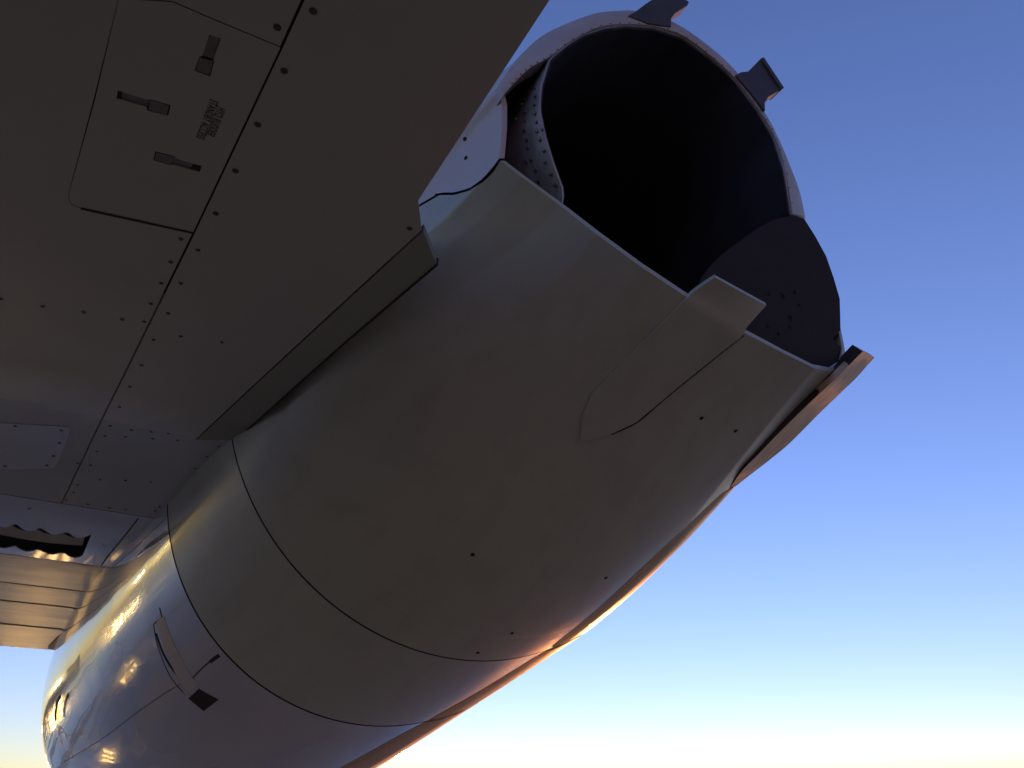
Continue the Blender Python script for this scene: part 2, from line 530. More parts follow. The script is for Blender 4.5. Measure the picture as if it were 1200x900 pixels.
# ---- lighter inner panel with bolt holes, right of the opening
SP = [(1.627, 1.066, 3.159), (1.671, 1.062, 3.159), (1.716, 1.069, 3.111), (1.758, 1.078, 3.059), (1.788, 1.091, 2.995), (1.811, 1.104, 2.93), (1.812, 1.119, 2.869), (1.811, 1.129, 2.827), (1.779, 1.14, 2.792), (1.813, 1.142, 2.77), (1.822, 1.148, 2.74), (1.79, 1.161, 2.7), (1.749, 1.168, 2.686),
      (1.657, 1.177, 2.68), (1.546, 1.184, 2.695), (1.431, 1.188, 2.719), (1.347, 1.188, 2.753), (1.272, 1.184, 2.797), (1.29, 1.169, 2.853), (1.323, 1.154, 2.902), (1.361, 1.14, 2.948), (1.421, 1.121, 3.005), (1.484, 1.101, 3.067), (1.552, 1.082, 3.12)]
spn = (Vector(SP[7]) - Vector(SP[0])).cross(Vector(SP[18]) - Vector(SP[0])).normalized()
if spn.y > 0: spn = -spn
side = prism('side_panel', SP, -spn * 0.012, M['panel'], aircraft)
tag(side, 'dark sooty panel with round holes inside the right of the nozzle')
big = disc_mesh('bolt_hole', 0.0105, 0.001, M['gap'], 18, dome=False)
sml = disc_mesh('bolt', 0.0055, 0.002, M['gap'], 10)
cen = disc_mesh('hole_plug', 0.005, 0.003, M['panel'], 12)
for p in ((1.586, 1.136, 2.88), (1.615, 1.148, 2.818)):
    place('bolt_hole', big, Vector(p) + spn * .0005, spn, side)
    place('hole_plug', cen, Vector(p) + spn * .001, spn, side)
for p in ((1.632, 1.126, 2.904), (1.649, 1.134, 2.867), (1.534, 1.143, 2.871), (1.529, 1.168, 2.769), (1.612, 1.156, 2.787), (1.57, 1.167, 2.756)):
    place('bolt', sml, Vector(p) + spn * .0005, spn, side)

# rivets on the liner
rv = disc_mesh('rivet', 0.0052, 0.0045, M['rivet'], 10)
for p in ((0.6898, 1.072, 3.162), (0.6851, 1.065, 3.122), (0.6854, 1.071, 3.096), (0.686, 1.073, 3.067), (0.6852, 1.116, 3.115), (0.6855, 1.117, 3.084), (0.6882, 1.127, 3.06), (0.6956, 1.15, 3.186), (0.6849, 1.164, 3.137), (0.6931, 1.077, 3.044), (0.6999, 1.085, 3.022),
          (0.6967, 1.129, 3.033), (0.7078, 1.086, 2.998), (0.7031, 1.135, 3.012), (0.7208, 1.088, 2.968), (0.7155, 1.14, 2.98), (0.7116, 1.158, 2.989), (0.7305, 1.1, 2.946), (0.728, 1.141, 2.951), (0.7487, 1.103, 2.916), (0.7403, 1.149, 2.927), (0.766, 1.111, 2.895), (0.7031, 1.066, 3.012)):
    q = Vector(p)
    j = min(range(len(inl)), key=lambda k: (inl[k].x - q.x) ** 2 + (inl[k].z - q.z) ** 2)
    t = inl[(j + 1) % len(inl)] - inl[j - 1]
    n = Vector((t.z, 0, -t.x)).normalized()
    if n.dot(Vector((q.x - 1.17, 0, q.z - 3.2))) < 0: n = -n
    place('rivet', rv, q, n, nozzle)

# ---- tabs standing out of the ring
def tab(poly, shade):
    o = prism('tab', poly, (0, 0.045, 0), shade, aircraft)
    b = o.modifiers.new('bevel', 'BEVEL'); b.width = 0.003; b.segments = 2
    return o
t1 = tab([(1.001, 1.03, 3.646), (1.033, 1.027, 3.688), (1.074, 1.02, 3.749), (1.131, 1.014, 3.83), (1.232, 1.014, 3.905), (1.272, 1.014, 3.904), (1.264, 1.016, 3.882), (1.203, 1.02, 3.799), (1.183, 1.024, 3.762), (1.183, 1.03, 3.726), (1.085, 1.032, 3.674)], M['tab'])
tag(t1, 'dark tab at the top of the nozzle ring')
t2 = tab([(1.452, 1.032, 3.668), (1.48, 1.03, 3.7), (1.517, 1.026, 3.725), (1.607, 1.02, 3.847), (1.674, 1.02, 3.727), (1.594, 1.026, 3.644), (1.572, 1.03, 3.605), (1.564, 1.032, 3.561), (1.511, 1.032, 3.621)], M['tab'])
tag(t2, 'dark square tab at the upper right of the nozzle ring')
prism('tab_cap', [(1.59, 1.015, 3.829), (1.606, 1.015, 3.845), (1.677, 1.015, 3.729), (1.659, 1.015, 3.708)], (0, .052, 0), M['beam_dark'], t2)

# ---- beam along the right edge of the nacelle
BI = [(1.709, 1.032, 2.675), (1.712, 1.068, 2.664), (1.72, 1.104, 2.652), (1.71, 1.14, 2.631), (1.692, 1.224, 2.59), (1.686, 1.344, 2.54), (1.683, 1.428, 2.505), (1.679, 1.5, 2.486), (1.707, 1.584, 2.453)]
BM_ = [(1.713, 1.02, 2.659), (1.716, 1.056, 2.648), (1.714, 1.086, 2.635), (1.703, 1.134, 2.609), (1.7, 1.218, 2.581), (1.697, 1.338, 2.537), (1.694, 1.422, 2.502), (1.686, 1.488, 2.471), (1.726, 1.584, 2.457)]
BO = [(1.907, 1.104, 2.745), (1.91, 1.14, 2.732), (1.895, 1.172, 2.704), (1.877, 1.224, 2.671), (1.875, 1.312, 2.639), (1.859, 1.428, 2.582), (1.832, 1.494, 2.544), (1.801, 1.542, 2.511), (1.766, 1.598, 2.473)]
def vcurve(P_): return [Vector(p) for p in smooth_curve(P_, 5)]
def strip3(name, A_, B_, off, m):
    a = vcurve(A_); b = vcurve(B_)
    g1 = [[tuple(p.lerp(q, t)) for t in (0, .5, 1)] for p, q in zip(a, b)]
    g2 = [[tuple(p.lerp(q, t) + off) for t in (0, .5, 1)] for p, q in zip(a, b)]
    return sheet(name, g1, g2, m, beam)
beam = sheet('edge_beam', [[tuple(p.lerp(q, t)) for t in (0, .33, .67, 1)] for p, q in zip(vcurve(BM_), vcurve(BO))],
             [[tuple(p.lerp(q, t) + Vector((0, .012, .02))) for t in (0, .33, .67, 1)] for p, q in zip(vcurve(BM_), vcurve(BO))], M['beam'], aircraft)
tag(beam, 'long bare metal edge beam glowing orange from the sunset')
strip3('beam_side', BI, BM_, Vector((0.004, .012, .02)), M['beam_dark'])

def groove(name, uv, w, m, parent, h=0.0008):
    pts = smooth_curve(uv, 5)
    P = [shell_off(a, b, h) for a, b in pts]
    N_ = [shell_normal(a, b) for a, b in pts]
    g1_, g2_ = [], []
    for k in range(len(P)):
        t = (P[min(k + 1, len(P) - 1)] - P[max(k - 1, 0)]).normalized()
        s = t.cross(N_[k]).normalized() * w / 2
        g1_.append([tuple(P[k] + s), tuple(P[k] - s)])
        g2_.append([tuple(P[k] + s - N_[k] * 0.004), tuple(P[k] - s - N_[k] * 0.004)])
    return sheet(name, g1_, g2_, m, parent)

# ---- plate running down the lower door and past its lip
PLr = [(0.0044, 4.9169), (0.0488, 4.8811), (0.1024, 4.8390), (0.1514, 4.7979), (0.2020, 4.7585), (0.2527, 4.7191), (0.2961, 4.6501), (0.3343, 4.5647)]
PLl = [(0.0059, 4.5971), (0.0430, 4.5827), (0.0963, 4.5562), (0.1502, 4.5291), (0.2049, 4.5022), (0.2462, 4.4853), (0.2890, 4.5037), (0.3335, 4.5513)]
up_ = lambda q, d: shell_off(max(q[0], 0.0), q[1], d)
ra = [Vector((1.351, 1.024, 2.686)), Vector((1.331, 1.046, 2.658)), Vector((1.314, 1.072, 2.63))]
la = [Vector((1.164, 1.012, 2.696)), Vector((1.153, 1.038, 2.689)), Vector((1.139, 1.068, 2.677))]
rt = ra + [up_(q, 0.006) for q in PLr]
lt = la + [up_(q, 0.006) for q in PLl]
rt = resample(rt, 40); lt = resample(lt, 40)
g1 = [[tuple(a.lerp(b, t)) for t in [i / 8 for i in range(9)]] for a, b in zip(rt, lt)]
def drape(g, d):
    out = []
    for k, row in enumerate(g):
        r2 = []
        for p in row:
            r2.append(tuple(Vector(p) + Vector((0.0, 0.1, 1.0)).normalized() * d))
        out.append(r2)
    return out
# bend the rows to the skin between their ends
smp = [[(u / 60, R(200) + R(150) * j / 240) for j in range(241)] for u in range(61)]
from mathutils.kdtree import KDTree
kd = KDTree(61 * 241)
lst = []
for row in smp:
    for q in row:
        kd.insert(shell_point(*q), len(lst)); lst.append(q)
kd.balance()
for k, row in enumerate(g1):
    for j, p in enumerate(row):
        if k >= 8:
            co, i, d = kd.find(p)
            n = shell_normal(*lst[i])
            off = (Vector(p) - co).dot(n)
            row[j] = tuple(Vector(p) - n * (off - 0.005))
plate = sheet('stang_plate', g1, drape(g1, 0.010), M['cowl'], aircraft)
groove('plate_gap', [(max(q[0], .004), q[1] + .004) for q in PLr[:-1]], 0.0035, M['gap'], plate, h=0.004)
tag(plate, 'flat plate running down the lower door and past its lip')

# narrow bare strip along the nacelle's lower right edge
ES = [(0.42, 5.405), (0.5367, 5.312), (0.6711, 5.225), (0.8178, 5.154), (0.9543, 5.10), (1.02, 5.083), (1.3, 5.055), (1.63, 5.02), (1.84, 4.985), (2.04, 4.94), (2.2, 4.895), (2.37, 4.85), (2.6, 4.79)]
def edge_piece(a, b):
    pts = [q for q in smooth_curve(ES, 6) if a <= q[0] <= b]
    g1_ = [[tuple(shell_off(u, p + w, o_)) for w, o_ in ((0, .0004), (.02, .0035), (.07, .007), (.18, .010), (.28, .009), (.285, .0))] for u, p in pts]
    g2_ = [[tuple(shell_off(u, p + w, -.004)) for w in (0, .02, .07, .18, .28, .285)] for u, p in pts]
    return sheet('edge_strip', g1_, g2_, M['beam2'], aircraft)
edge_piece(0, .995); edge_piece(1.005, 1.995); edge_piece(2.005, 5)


# small dark plugs on the skin
pm = disc_mesh('skin_plug', 0.0065, 0.001, M['gap'], 12)
for q in ((0.1954, 4.9838), (0.2038, 5.1849), (0.6656, 4.4545), (0.6644, 5.0360), (0.8658, 4.7998), (0.9593, 4.7390)):
    o = place('skin_plug', pm, shell_off(q[0], q[1], 0.0006), shell_normal(*q), mid if q[0] > 1 else lower)
fb = disc_mesh('fairing_bolt', 0.006, 0.001, M['gap'], 12)
for q in ((0.1047, 3.3224), (0.1041, 3.4144), (0.1916, 3.4466)):
    place('fairing_bolt', fb, shell_off(q[0], q[1], 0.0008), shell_normal(*q), fairing)

# ---- forward cowl furniture: grooves, latch slot, drain opening
groove('latch_slot', [(2.3201, 3.7357), (2.3288, 3.7704), (2.3378, 3.8181), (2.3414, 3.8705), (2.3389, 3.9200)], 0.014, M['gap'], fwd)
groove('hinge_line', [(2.2300, 3.6713), (2.2393, 3.7120), (2.2537, 3.7704)], 0.007, M['gap'], fwd)
groove('panel_groove', [(2.3137, 3.7002), (2.3395, 3.7561), (2.3621, 3.8326), (2.3801, 3.9210), (2.3779, 4.0012)], 0.004, M['gap'], fwd)
groove('panel_groove', [(2.3137, 3.7002), (2.2822, 3.7029), (2.2393, 3.7120)], 0.004, M['gap'], fwd)
groove('panel_groove', [(2.2888, 3.9881), (2.2242, 3.9872), (2.1261, 3.9922), (2.0469, 4.0013)], 0.005, M['gap'], fwd)
groove('split_line', [(3.7603, 3.8274), (3.2167, 3.8649), (2.7907, 3.8994), (2.5267, 3.9343), (2.3405, 3.9688)], 0.003, M['fastener'], fwd)
groove('seam_hook', [(2.1217, 3.9948), (2.0848, 3.9980), (2.0424, 4.0038)], 0.014, M['gap'], fwd)
for a_, b_ in ((0, .99), (1.01, 1.99), (2.01, 5)):
    seg = [q for q in smooth_curve(ES, 4) if a_ <= q[0] <= b_]
    groove('edge_trim', [(u, p + .004) for u, p in seg], 0.003, M['trim'], aircraft, h=0.002)
def patch(name, corners, off, m, parent, n=6, t=0.006):
    (a, b, c, d) = corners
    g1_ = [[tuple(shell_off(*lerp(lerp(a, b, i / n), lerp(d, c, i / n), j / n), off)) for i in range(n + 1)] for j in range(n + 1)]
    g2_ = [[tuple(shell_off(*lerp(lerp(a, b, i / n), lerp(d, c, i / n), j / n), off - t)) for i in range(n + 1)] for j in range(n + 1)]
    return sheet(name, g1_, g2_, m, parent)
patch('latch_plate', [(2.2822, 3.7029), (2.2234, 3.7134), (2.2778, 4.0237), (2.3654, 4.0143)], 0.0012, M['fairing'], fwd)
dr = patch('drain_opening', [(2.2885, 4.0361), (2.2536, 4.1272), (2.3662, 4.1170), (2.3756, 4.0321)], 0.0016, M['gap'], fwd)
tag(dr, 'small dark square drain opening')
# curved strake low on the cowl's side
bl = groove('drain_mast', [(3.3619, 3.5420), (3.4387, 3.5486), (3.5046, 3.5848), (3.5330, 3.6154)], 0.02, M['gap'], fwd, h=0.02)

# ---------------------------------------------------------------- the pylon
g3 = 0.0022
zf = pylon_z
X0 = -4.0
IL = [(0.074, 0.6267), (0.0651, 0.726), (0.0586, 0.8187), (0.0166, 1.337), (-0.041, 1.982), (-0.0996, 2.611), (-0.1399, 3.001)]      # long seam
IL2 = [(x - g3, y) for x, y in IL]; IL3 = [(x + g3, y) for x, y in IL]
SEAM = [(0.3085, 2.294), (0.2702, 2.624), (0.2079, 2.93), (0.1372, 3.465), (0.0664, 4.35), (-0.0122, 5.349), (-0.0996, 6.275)]     # pylon meets nacelle
SLINE = [(0.4205, 1.095), (0.3609, 1.426), (0.2863, 1.845), (0.1974, 2.355)]
yb = (-0.1399, 3.001)[1]                 # spanwise joint
xe = (0.3783, 1.021)[0]
y_aft = 0.15
# outboard skin
out = [(IL3[0][0] + .02, y_aft)] + [(x, y) for x, y in IL3] + [((-0.0227, 2.981)[0], yb), ((0.2068, 2.872)[0], yb)]
seam_at = lambda y: next((a[0] + (b[0] - a[0]) * (y - a[1]) / (b[1] - a[1]) for a, b in zip(SEAM, SEAM[1:]) if a[1] <= y <= b[1]), SEAM[-1][0])
out = [(IL3[0][0] + .02, y_aft)] + IL3[:-1] + [(IL3[-1][0], yb - g3), (seam_at(yb - g3) - g3, yb - g3)]
out += [(x - g3, y) for x, y in reversed([q for q in SEAM if q[1] < yb - .02])] + [(SLINE[-1][0] - g3, SLINE[-1][1])]
out += [(x - g3, y) for x, y in reversed(SLINE[:-1])] + [(xe, (0.3783, 1.021)[1]), (xe, y_aft)]
outer = slab('outboard_skin', out, [], zf, 0.005, M['pylon'], aircraft)
tag(outer, 'plain riveted skin of the pylon next to the engine')
# strip between the pylon and the engine
st_poly = [(x + g3, y) for x, y in SLINE] + [(0.3085, 2.294), (0.4186, 1.596), (0.4926, 1.18)]
strip = slab('seal_strip', st_poly, [], lambda y: zf(y) - 0.002, 0.02, M['strip'], aircraft)
SL = [(x, y) for x, y in [(0.493, 1.176), (0.4186, 1.596)] + SEAM]
slw = 0.0035
slab('edge_seal', [(x + slw * .3, y) for x, y in SL] + [(x - slw, y) for x, y in reversed(SL)], [], lambda y: zf(y) - .0045, 0.02, M['gap'], aircraft)
# access door with latches
DC = [(-0.1668, 0.8599), (-0.2119, 1.353), (-0.2083, 1.367), (-0.2006, 1.374), (-0.1843, 1.37), (0.0166, 1.337), (0.0586, 0.8187), (-0.1028, 0.8229)]
dl = [(DC[7][0] - .06, DC[7][1] + .004)]
door_out = [(-0.1694, 0.8568), (-0.187, 1.071), (-0.2124, 1.343), (-0.211, 1.358), (-0.2052, 1.371), (-0.1931, 1.374), (0.0166, 1.337), (0.0586, 0.8187), (-0.0244, 0.8216), (-0.1005, 0.8231)]
def inset(poly, d):
    c = Vector((sum(p[0] for p in poly) / len(poly), sum(p[1] for p in poly) / len(poly)))
    return [tuple(Vector(p) + (c - Vector(p)).normalized() * d) for p in poly]
L1 = [(-0.0426, 0.8525), (-0.0261, 0.8506), (-0.0287, 0.8962), (-0.0271, 0.8979), (-0.0274, 0.9309), (-0.0515, 0.9319), (-0.0486, 0.9004), (-0.0454, 0.897)]
L2 = [(-0.154, 1.034), (-0.1089, 1.03), (-0.1041, 1.026), (-0.0739, 1.022), (-0.0741, 1.048), (-0.1068, 1.054), (-0.1094, 1.047), (-0.1544, 1.053)]
L3 = [(-0.0823, 1.143), (-0.0496, 1.138), (-0.0474, 1.143), (-0.0031, 1.138), (-0.0036, 1.156), (-0.0505, 1.162), (-0.053, 1.165), (-0.0827, 1.168)]
door = slab('access_door', inset(door_out, 0.0025), [L1, L2, L3], zf, 0.004, M['pylon'], aircraft)
tag(door, 'access door with three flush latches and stencilled lettering')
back = slab('door_backing', [(-0.6, .3), (.12, .3), (.12, 1.6), (-.6, 1.6)], [], lambda y: zf(y) + .012, 0.004, M['gap'], door)
def latch(narrow, paddle, dark, lab):
    # body recessed, paddle almost flush
    e_ = slab('latch', inset(paddle, 0.0008), [], lambda y: zf(y) + .0005, 0.010, M['latch'], door)
    e_['label'] = lab
    slab('latch_arm', inset(narrow, 0.0008), [], lambda y: zf(y) + .003, 0.006, M['latch'], door)
    if dark: slab('latch_hole', dark, [], lambda y: zf(y) + .0022, 0.006, M['gap'], door)
latch([(-0.0418, 0.8539), (-0.0271, 0.852), (-0.0278, 0.8975), (-0.0469, 0.8993)], [(-0.0483, 0.902), (-0.0283, 0.8983), (-0.0285, 0.9287), (-0.0504, 0.9305)], None, 'flush latch nearest the top of the door')
latch([(-0.1532, 1.037), (-0.1051, 1.028), (-0.1069, 1.052), (-0.1537, 1.051)], [(-0.1057, 1.028), (-0.0755, 1.024), (-0.0761, 1.048), (-0.1062, 1.052)],
      [(-0.1548, 1.037), (-0.1475, 1.036), (-0.1479, 1.051), (-0.1549, 1.052)], 'flush latch on the left of the door')
latch([(-0.0519, 1.142), (-0.0042, 1.14), (-0.0042, 1.154), (-0.0524, 1.164)], [(-0.0813, 1.145), (-0.0502, 1.141), (-0.0522, 1.163), (-0.0817, 1.167)],
      [(-0.017, 1.139), (-0.0035, 1.138), (-0.0037, 1.155), (-0.02, 1.158)], 'flush latch nearest the lower edge of the door')

slab('door_seal', [(-0.1874, 1.369), (0.0145, 1.335), (0.0164, 1.341), (-0.1899, 1.377)], [], lambda y: zf(y) - .0006, .003, M['gap'], door)
def lettering(name, text, a, b, parent):
    """text from plan point a towards plan point b, read from below"""
    cu = bpy.data.curves.new(name, 'FONT'); cu.body = text; cu.size = 1.0; cu.space_character = 1.1; cu.offset = 0.012
    tmp = bpy.data.objects.new(name, cu); col.objects.link(tmp)
    dg = bpy.context.evaluated_depsgraph_get(); dg.update()
    me = bpy.data.meshes.new_from_object(tmp.evaluated_get(dg))
    col.objects.unlink(tmp); bpy.data.objects.remove(tmp)
    w = max(v.co.x for v in me.vertices); A_, B_ = Vector((*a, 0)), Vector((*b, 0))
    s = (B_ - A_).length / w
    x = (B_ - A_).normalized(); z = Vector((0, 0, -1)); y = z.cross(x)
    for v in me.vertices:
        c = v.co
        v.co = A_ + x * c.x * s + y * c.y * s * 1.75
        v.co.z = zf(v.co.y) - 0.0006
    me.materials.clear(); me.materials.append(M['ink'])
    o = bpy.data.objects.new(name, me); return link(o, parent)
lettering('lettering', 'HYD RUDDER', (-0.0045, 0.9835), (-0.0097, 1.057), door)
lettering('lettering', 'STANDBY ACCESS', (-0.0187, 0.9738), (-0.0242, 1.072), door)

# inboard skin, cut out for the door, and the skin beyond the joint at the door's far end
hole = [(x, y) for x, y in door_out]
inn = [(IL2[0][0] + .02, y_aft)] + [IL2[0], IL2[1]]
inn += [((0.0586, 0.8187)[0] - g3, (0.0586, 0.8187)[1])] + list(reversed(door_out[:-2] if False else [p for p in door_out if True]))[0:0]
inn = [(IL2[0][0] + .02, y_aft), IL2[0], IL2[1], (IL2[2][0], IL2[2][1])]
inn += [(-0.0244, 0.8216), (-0.1005, 0.8231), (-0.1694, 0.8568), (-0.187, 1.071), (-0.2124, 1.343), (-0.211, 1.358), (-0.2052, 1.371), (-0.1931, 1.374)]
inn += [((0.0166, 1.337)[0] - g3, (0.0166, 1.337)[1] + .001)] + IL2[4:6] + [(IL2[-1][0], yb - g3), (X0, yb - g3), (X0, y_aft)]
inner = slab('inboard_skin', inn, [], zf, 0.005, M['pylon'], aircraft)
tag(inner, 'riveted skin of the pylon around the access door')

# small screwed panel on the drooping part
sp = [(-0.471, 2.557), (-0.1556, 2.445), (-0.1534, 2.48), (-0.1733, 2.722), (-0.1887, 2.753), (-0.4772, 2.877)]
small = slab('small_access_panel', sp, [], lambda y: zf(y) - .0015, 0.0015, M['pylon_gloss'], aircraft)

# leading edge: skin forward of the joint, outlet with scalloped rims, metal nose panels
ylo, yhi = (-0.2429, 3.24)[1], (-0.2366, 3.489)[1]
xr = (-0.0207, 3.142)[0]; xr2 = (-0.0302, 3.378)[0]
le_r = [(seam_at(y) - g3, y) for y in [yb + g3 + (ylo - yb) * t for t in (0, .5, 1)]]
band = [(X0, yb + g3), (seam_at(yb + g3) - g3, yb + g3)] + [(seam_at(ylo + t) - g3, ylo + t) for t in (0, .1, .2, .3)]
n_s = 34
xs = [xr + (X0 + .02 - xr) * k / (n_s * 6) for k in range(n_s * 6 + 1)]
sc = lambda x, a: a * (abs(math.sin((x - xr) * math.pi / 0.085)) ** 1.0)
ymid = yhi + ((-0.2345, 3.62)[1] - yhi)
right_ys = [yb + g3 + (ymid - yb - 2 * g3) * t / 8 for t in range(9)]
poly = [(X0, yb + g3)] + [(seam_at(y) - g3, y) for y in right_ys] + [(X0, ymid - g3)]
slot = [(x, ylo + sc(x, .06)) for x in xs] + [(x, yhi + sc(x, .06)) for x in reversed(xs)]
slot = [(x, y) if i < len(xs) else (min(x, xr2), y) for i, (x, y) in enumerate(slot)]
le_skin = slab('leading_edge_skin', poly, [slot], zf, 0.006, M['pylon_gloss'], aircraft)
tag(le_skin, 'glossy skin pierced by a long outlet with wavy rims')
vane = slab('outlet_vane', [(X0, ylo - .05), (xr + .06, ylo - .05), (xr + .06, yhi + .2), (X0, yhi + .2)], [], lambda y: zf(y) + .09, 0.004, M['gap'], le_skin)
va, vb = [], []
for x in xs:
    ya = ylo + .035 + sc(x, .05)
    yb2 = max(ya + .01, ylo + (yhi - ylo) * (.62 - .12 * math.sin(x * 9)))
    xx = x - .02
    va.append([(xx, ya + (yb2 - ya) * t, zf(ya + (yb2 - ya) * t) + .008) for t in (0, .3, .6, 1)])
    vb.append([(xx, ya + (yb2 - ya) * t, zf(ya + (yb2 - ya) * t) + .012) for t in (0, .3, .6, 1)])
sheet('outlet_vane', va, vb, M['vane'], le_skin)
groove_y = [yb + .02 + (ymid - yb - .04) * t / 8 for t in range(9)]
gx = lambda y, o_: seam_at(y) - o_
slab('outlet_rim', [(gx(y, .075), y) for y in groove_y] + [(gx(y, .08), y) for y in reversed(groove_y)], [], lambda y: zf(y) - .0008, .002, M['gap'], le_skin)

# metal nose panels
yy = [ymid, (-0.2339, 4.179)[1], (-0.235, 4.657)[1], (-0.237, 5.442)[1], (-0.2396, 6.517)[1]]
for k in range(4):
    a, b = yy[k] + .008 + .01 * k, yy[k + 1] - .008 - .01 * k
    ys_ = [a + (b - a) * t / 6 for t in range(7)]
    poly = [(X0, a)] + [(seam_at(y) - .004, y) for y in ys_] + [(X0, b)]
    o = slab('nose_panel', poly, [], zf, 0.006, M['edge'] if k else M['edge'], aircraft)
    tag(o, 'bare metal panel of the pylon nose, warm reflected light put into its colour')
# body of the pylon above its skins
ytip = yy[-1]
prof = [(y_aft, zf(y_aft) + .0065), (0.5, zf(.5) + .0065), (2.2, zf(2.2) + .0065)]
body_b, body_t = [], []
ysb = [y_aft + (ytip - y_aft) * t / 60 for t in range(61)]
A, B = [], []
for y in ysb:
    xr_ = xe - .001 if y < 1.3 else (0.493 - .1656 * (y - 1.18) - .012 if y < 2.3 else seam_at(max(y, SEAM[0][1])) + .05)
    lift = 0.045 if (ylo - .06 < y < yhi + .22) else 0
    zb = zf(y) + .0065 + (.12 if lift else (.018 if y < 1.62 else 0))
    h_ = 0.02 + 0.16 * math.sqrt(max(0.0, min(1, (ytip - y) / .5))) * min(1, (y - y_aft) / .8 + .05)
    h_ = max(h_, .03) + (.12 if lift else 0)
    A.append([(X0, y, zb), (X0 / 2, y, zb), (xr_, y, zb)])
    B.append([(X0, y, zf(y) + .0065 + h_ + .05), (X0 / 2, y, zf(y) + .0065 + h_ + .05), (xr_, y, zf(y) + .0065 + h_ + .05)])
sheet('pylon_core', A, B, M['strip'], aircraft, smooth=False)

# fasteners
fr = disc_mesh('fastener', 0.0062, 0.0010, M['fastener'], 14, dome=False)
fh = disc_mesh('fastener_small', 0.0050, 0.0010, M['fastener'], 12, dome=False)
OUTB = [(0.0833, 0.7355), (0.0737, 0.8596), (0.063, 0.99), (0.0533, 1.119), (0.0445, 1.255), (0.0339, 1.389), (0.0215, 1.528), (0.0142, 1.666), (0.057, 1.755), (0.1514, 1.732), (-0, 1.806), (-0.0105, 1.955),
        (-0.0251, 2.095), (-0.0374, 2.242), (-0.0496, 2.384), (0.0105, 2.383), (0.065, 2.367), (-0.0002, 2.439), (0.0762, 2.413), (0.113, 2.354), (0.1464, 2.389), (-0.0567, 2.462), (-0.0677, 2.578), (-0.0779, 2.681),
        (-0.0399, 2.771), (0.0374, 2.744), (0.1167, 2.724), (-0.1024, 2.836), (-0.1102, 2.899), (-0.1262, 2.967), (0.2689, 2.372), (0.252, 2.462), (0.2336, 2.566), (0.3958, 1.103)]
INB = [(0.0441, 0.7886), (-0.0032, 1.37), (-0.01, 1.46), (-0.0167, 1.55), (-0.0262, 1.645), (-0.0306, 1.732), (-0.0784, 1.748), (-0.1606, 1.762), (-0.2457, 1.784), (-0.3305, 1.798), (-0.1157, 2.685)]
LED = [(-0.057, 2.974), (0.0132, 2.974), (0.0666, 2.966), (0.1733, 2.9), (0.165, 2.94), (-0.2377, 3.086)]
SML = [(-0.2996, 2.512), (-0.1769, 2.48), (-0.1763, 2.568), (-0.1873, 2.663), (-0.2024, 2.734), (-0.3202, 2.791)]
for lst_, par in ((OUTB, outer), (INB, inner), (LED, le_skin), (SML, small)):
    for x, y in lst_:
        big_ = y < 1.35
        dz = .0022 if par is small else .0005
        place('fastener', fr if big_ else fh, (x, y, zf(y) - dz), (0, 0, -1), par)

# ---------------------------------------------------------------- surroundings: apron, hangars, floodlights
gm = bpy.data.materials.new('apron_concrete'); gm.use_nodes = True
nt = gm.node_tree; N = nt.nodes; L = nt.links; b = N['Principled BSDF']
b.inputs['Roughness'].default_value = 0.38
geo = N.new('ShaderNodeNewGeometry')
nz = N.new('ShaderNodeTexNoise'); nz.inputs['Scale'].default_value = 0.6; nz.inputs['Detail'].default_value = 9
L.new(geo.outputs['Position'], nz.inputs['Vector'])
rp = N.new('ShaderNodeValToRGB')
rp.color_ramp.elements[0].position = .3; rp.color_ramp.elements[1].position = .7
rp.color_ramp.elements[0].color = (.165, .18, .125, 1); rp.color_ramp.elements[1].color = (.235, .255, .18, 1)
L.new(nz.outputs[0], rp.inputs[0])
nw = N.new('ShaderNodeTexNoise'); nw.inputs['Scale'].default_value = 0.16; nw.inputs['Detail'].default_value = 7; nw.inputs['Roughness'].default_value = 0.62
L.new(geo.outputs['Position'], nw.inputs['Vector'])
wr = N.new('ShaderNodeMapRange'); wr.inputs[1].default_value = .43; wr.inputs[2].default_value = .46; wr.inputs[3].default_value = .55; wr.inputs[4].default_value = .09
L.new(nw.outputs[0], wr.inputs[0])
L.new(wr.outputs[0], b.inputs['Roughness'])
L.new(rp.outputs[0], b.inputs['Base Color'])
gr = mesh_obj('apron', [(-6000, -6000, 0), (6000, -6000, 0), (6000, 6000, 0), (-6000, 6000, 0)], [(0, 1, 2, 3)], gm)
gr['kind'] = 'structure'

def box(name, x0, y0, x1, y1, z0, z1, m, parent=None):
    v = [(x0, y0, z0), (x1, y0, z0), (x1, y1, z0), (x0, y1, z0), (x0, y0, z1), (x1, y0, z1), (x1, y1, z1), (x0, y1, z1)]
    return mesh_obj(name, v, [(3, 2, 1, 0), (4, 5, 6, 7), (0, 1, 5, 4), (1, 2, 6, 5), (2, 3, 7, 6), (3, 0, 4, 7)], m, parent)

M['wall'] = mat('hangar_wall', (0.11, 0.105, 0.10), 0.7, var=0.1)
M['roof'] = mat('hangar_roof', (0.12, 0.12, 0.12), 0.6)
M['door'] = mat('hangar_door', (0.14, 0.14, 0.135), 0.5)
M['lamp'] = mat('lamp_glass', (0.9, 0.8, 0.5), 0.3, emit=(1.0, 0.72, 0.32), emit_strength=60)
M['pole'] = mat('mast_steel', (0.25, 0.25, 0.25), 0.5, metal=0.6)

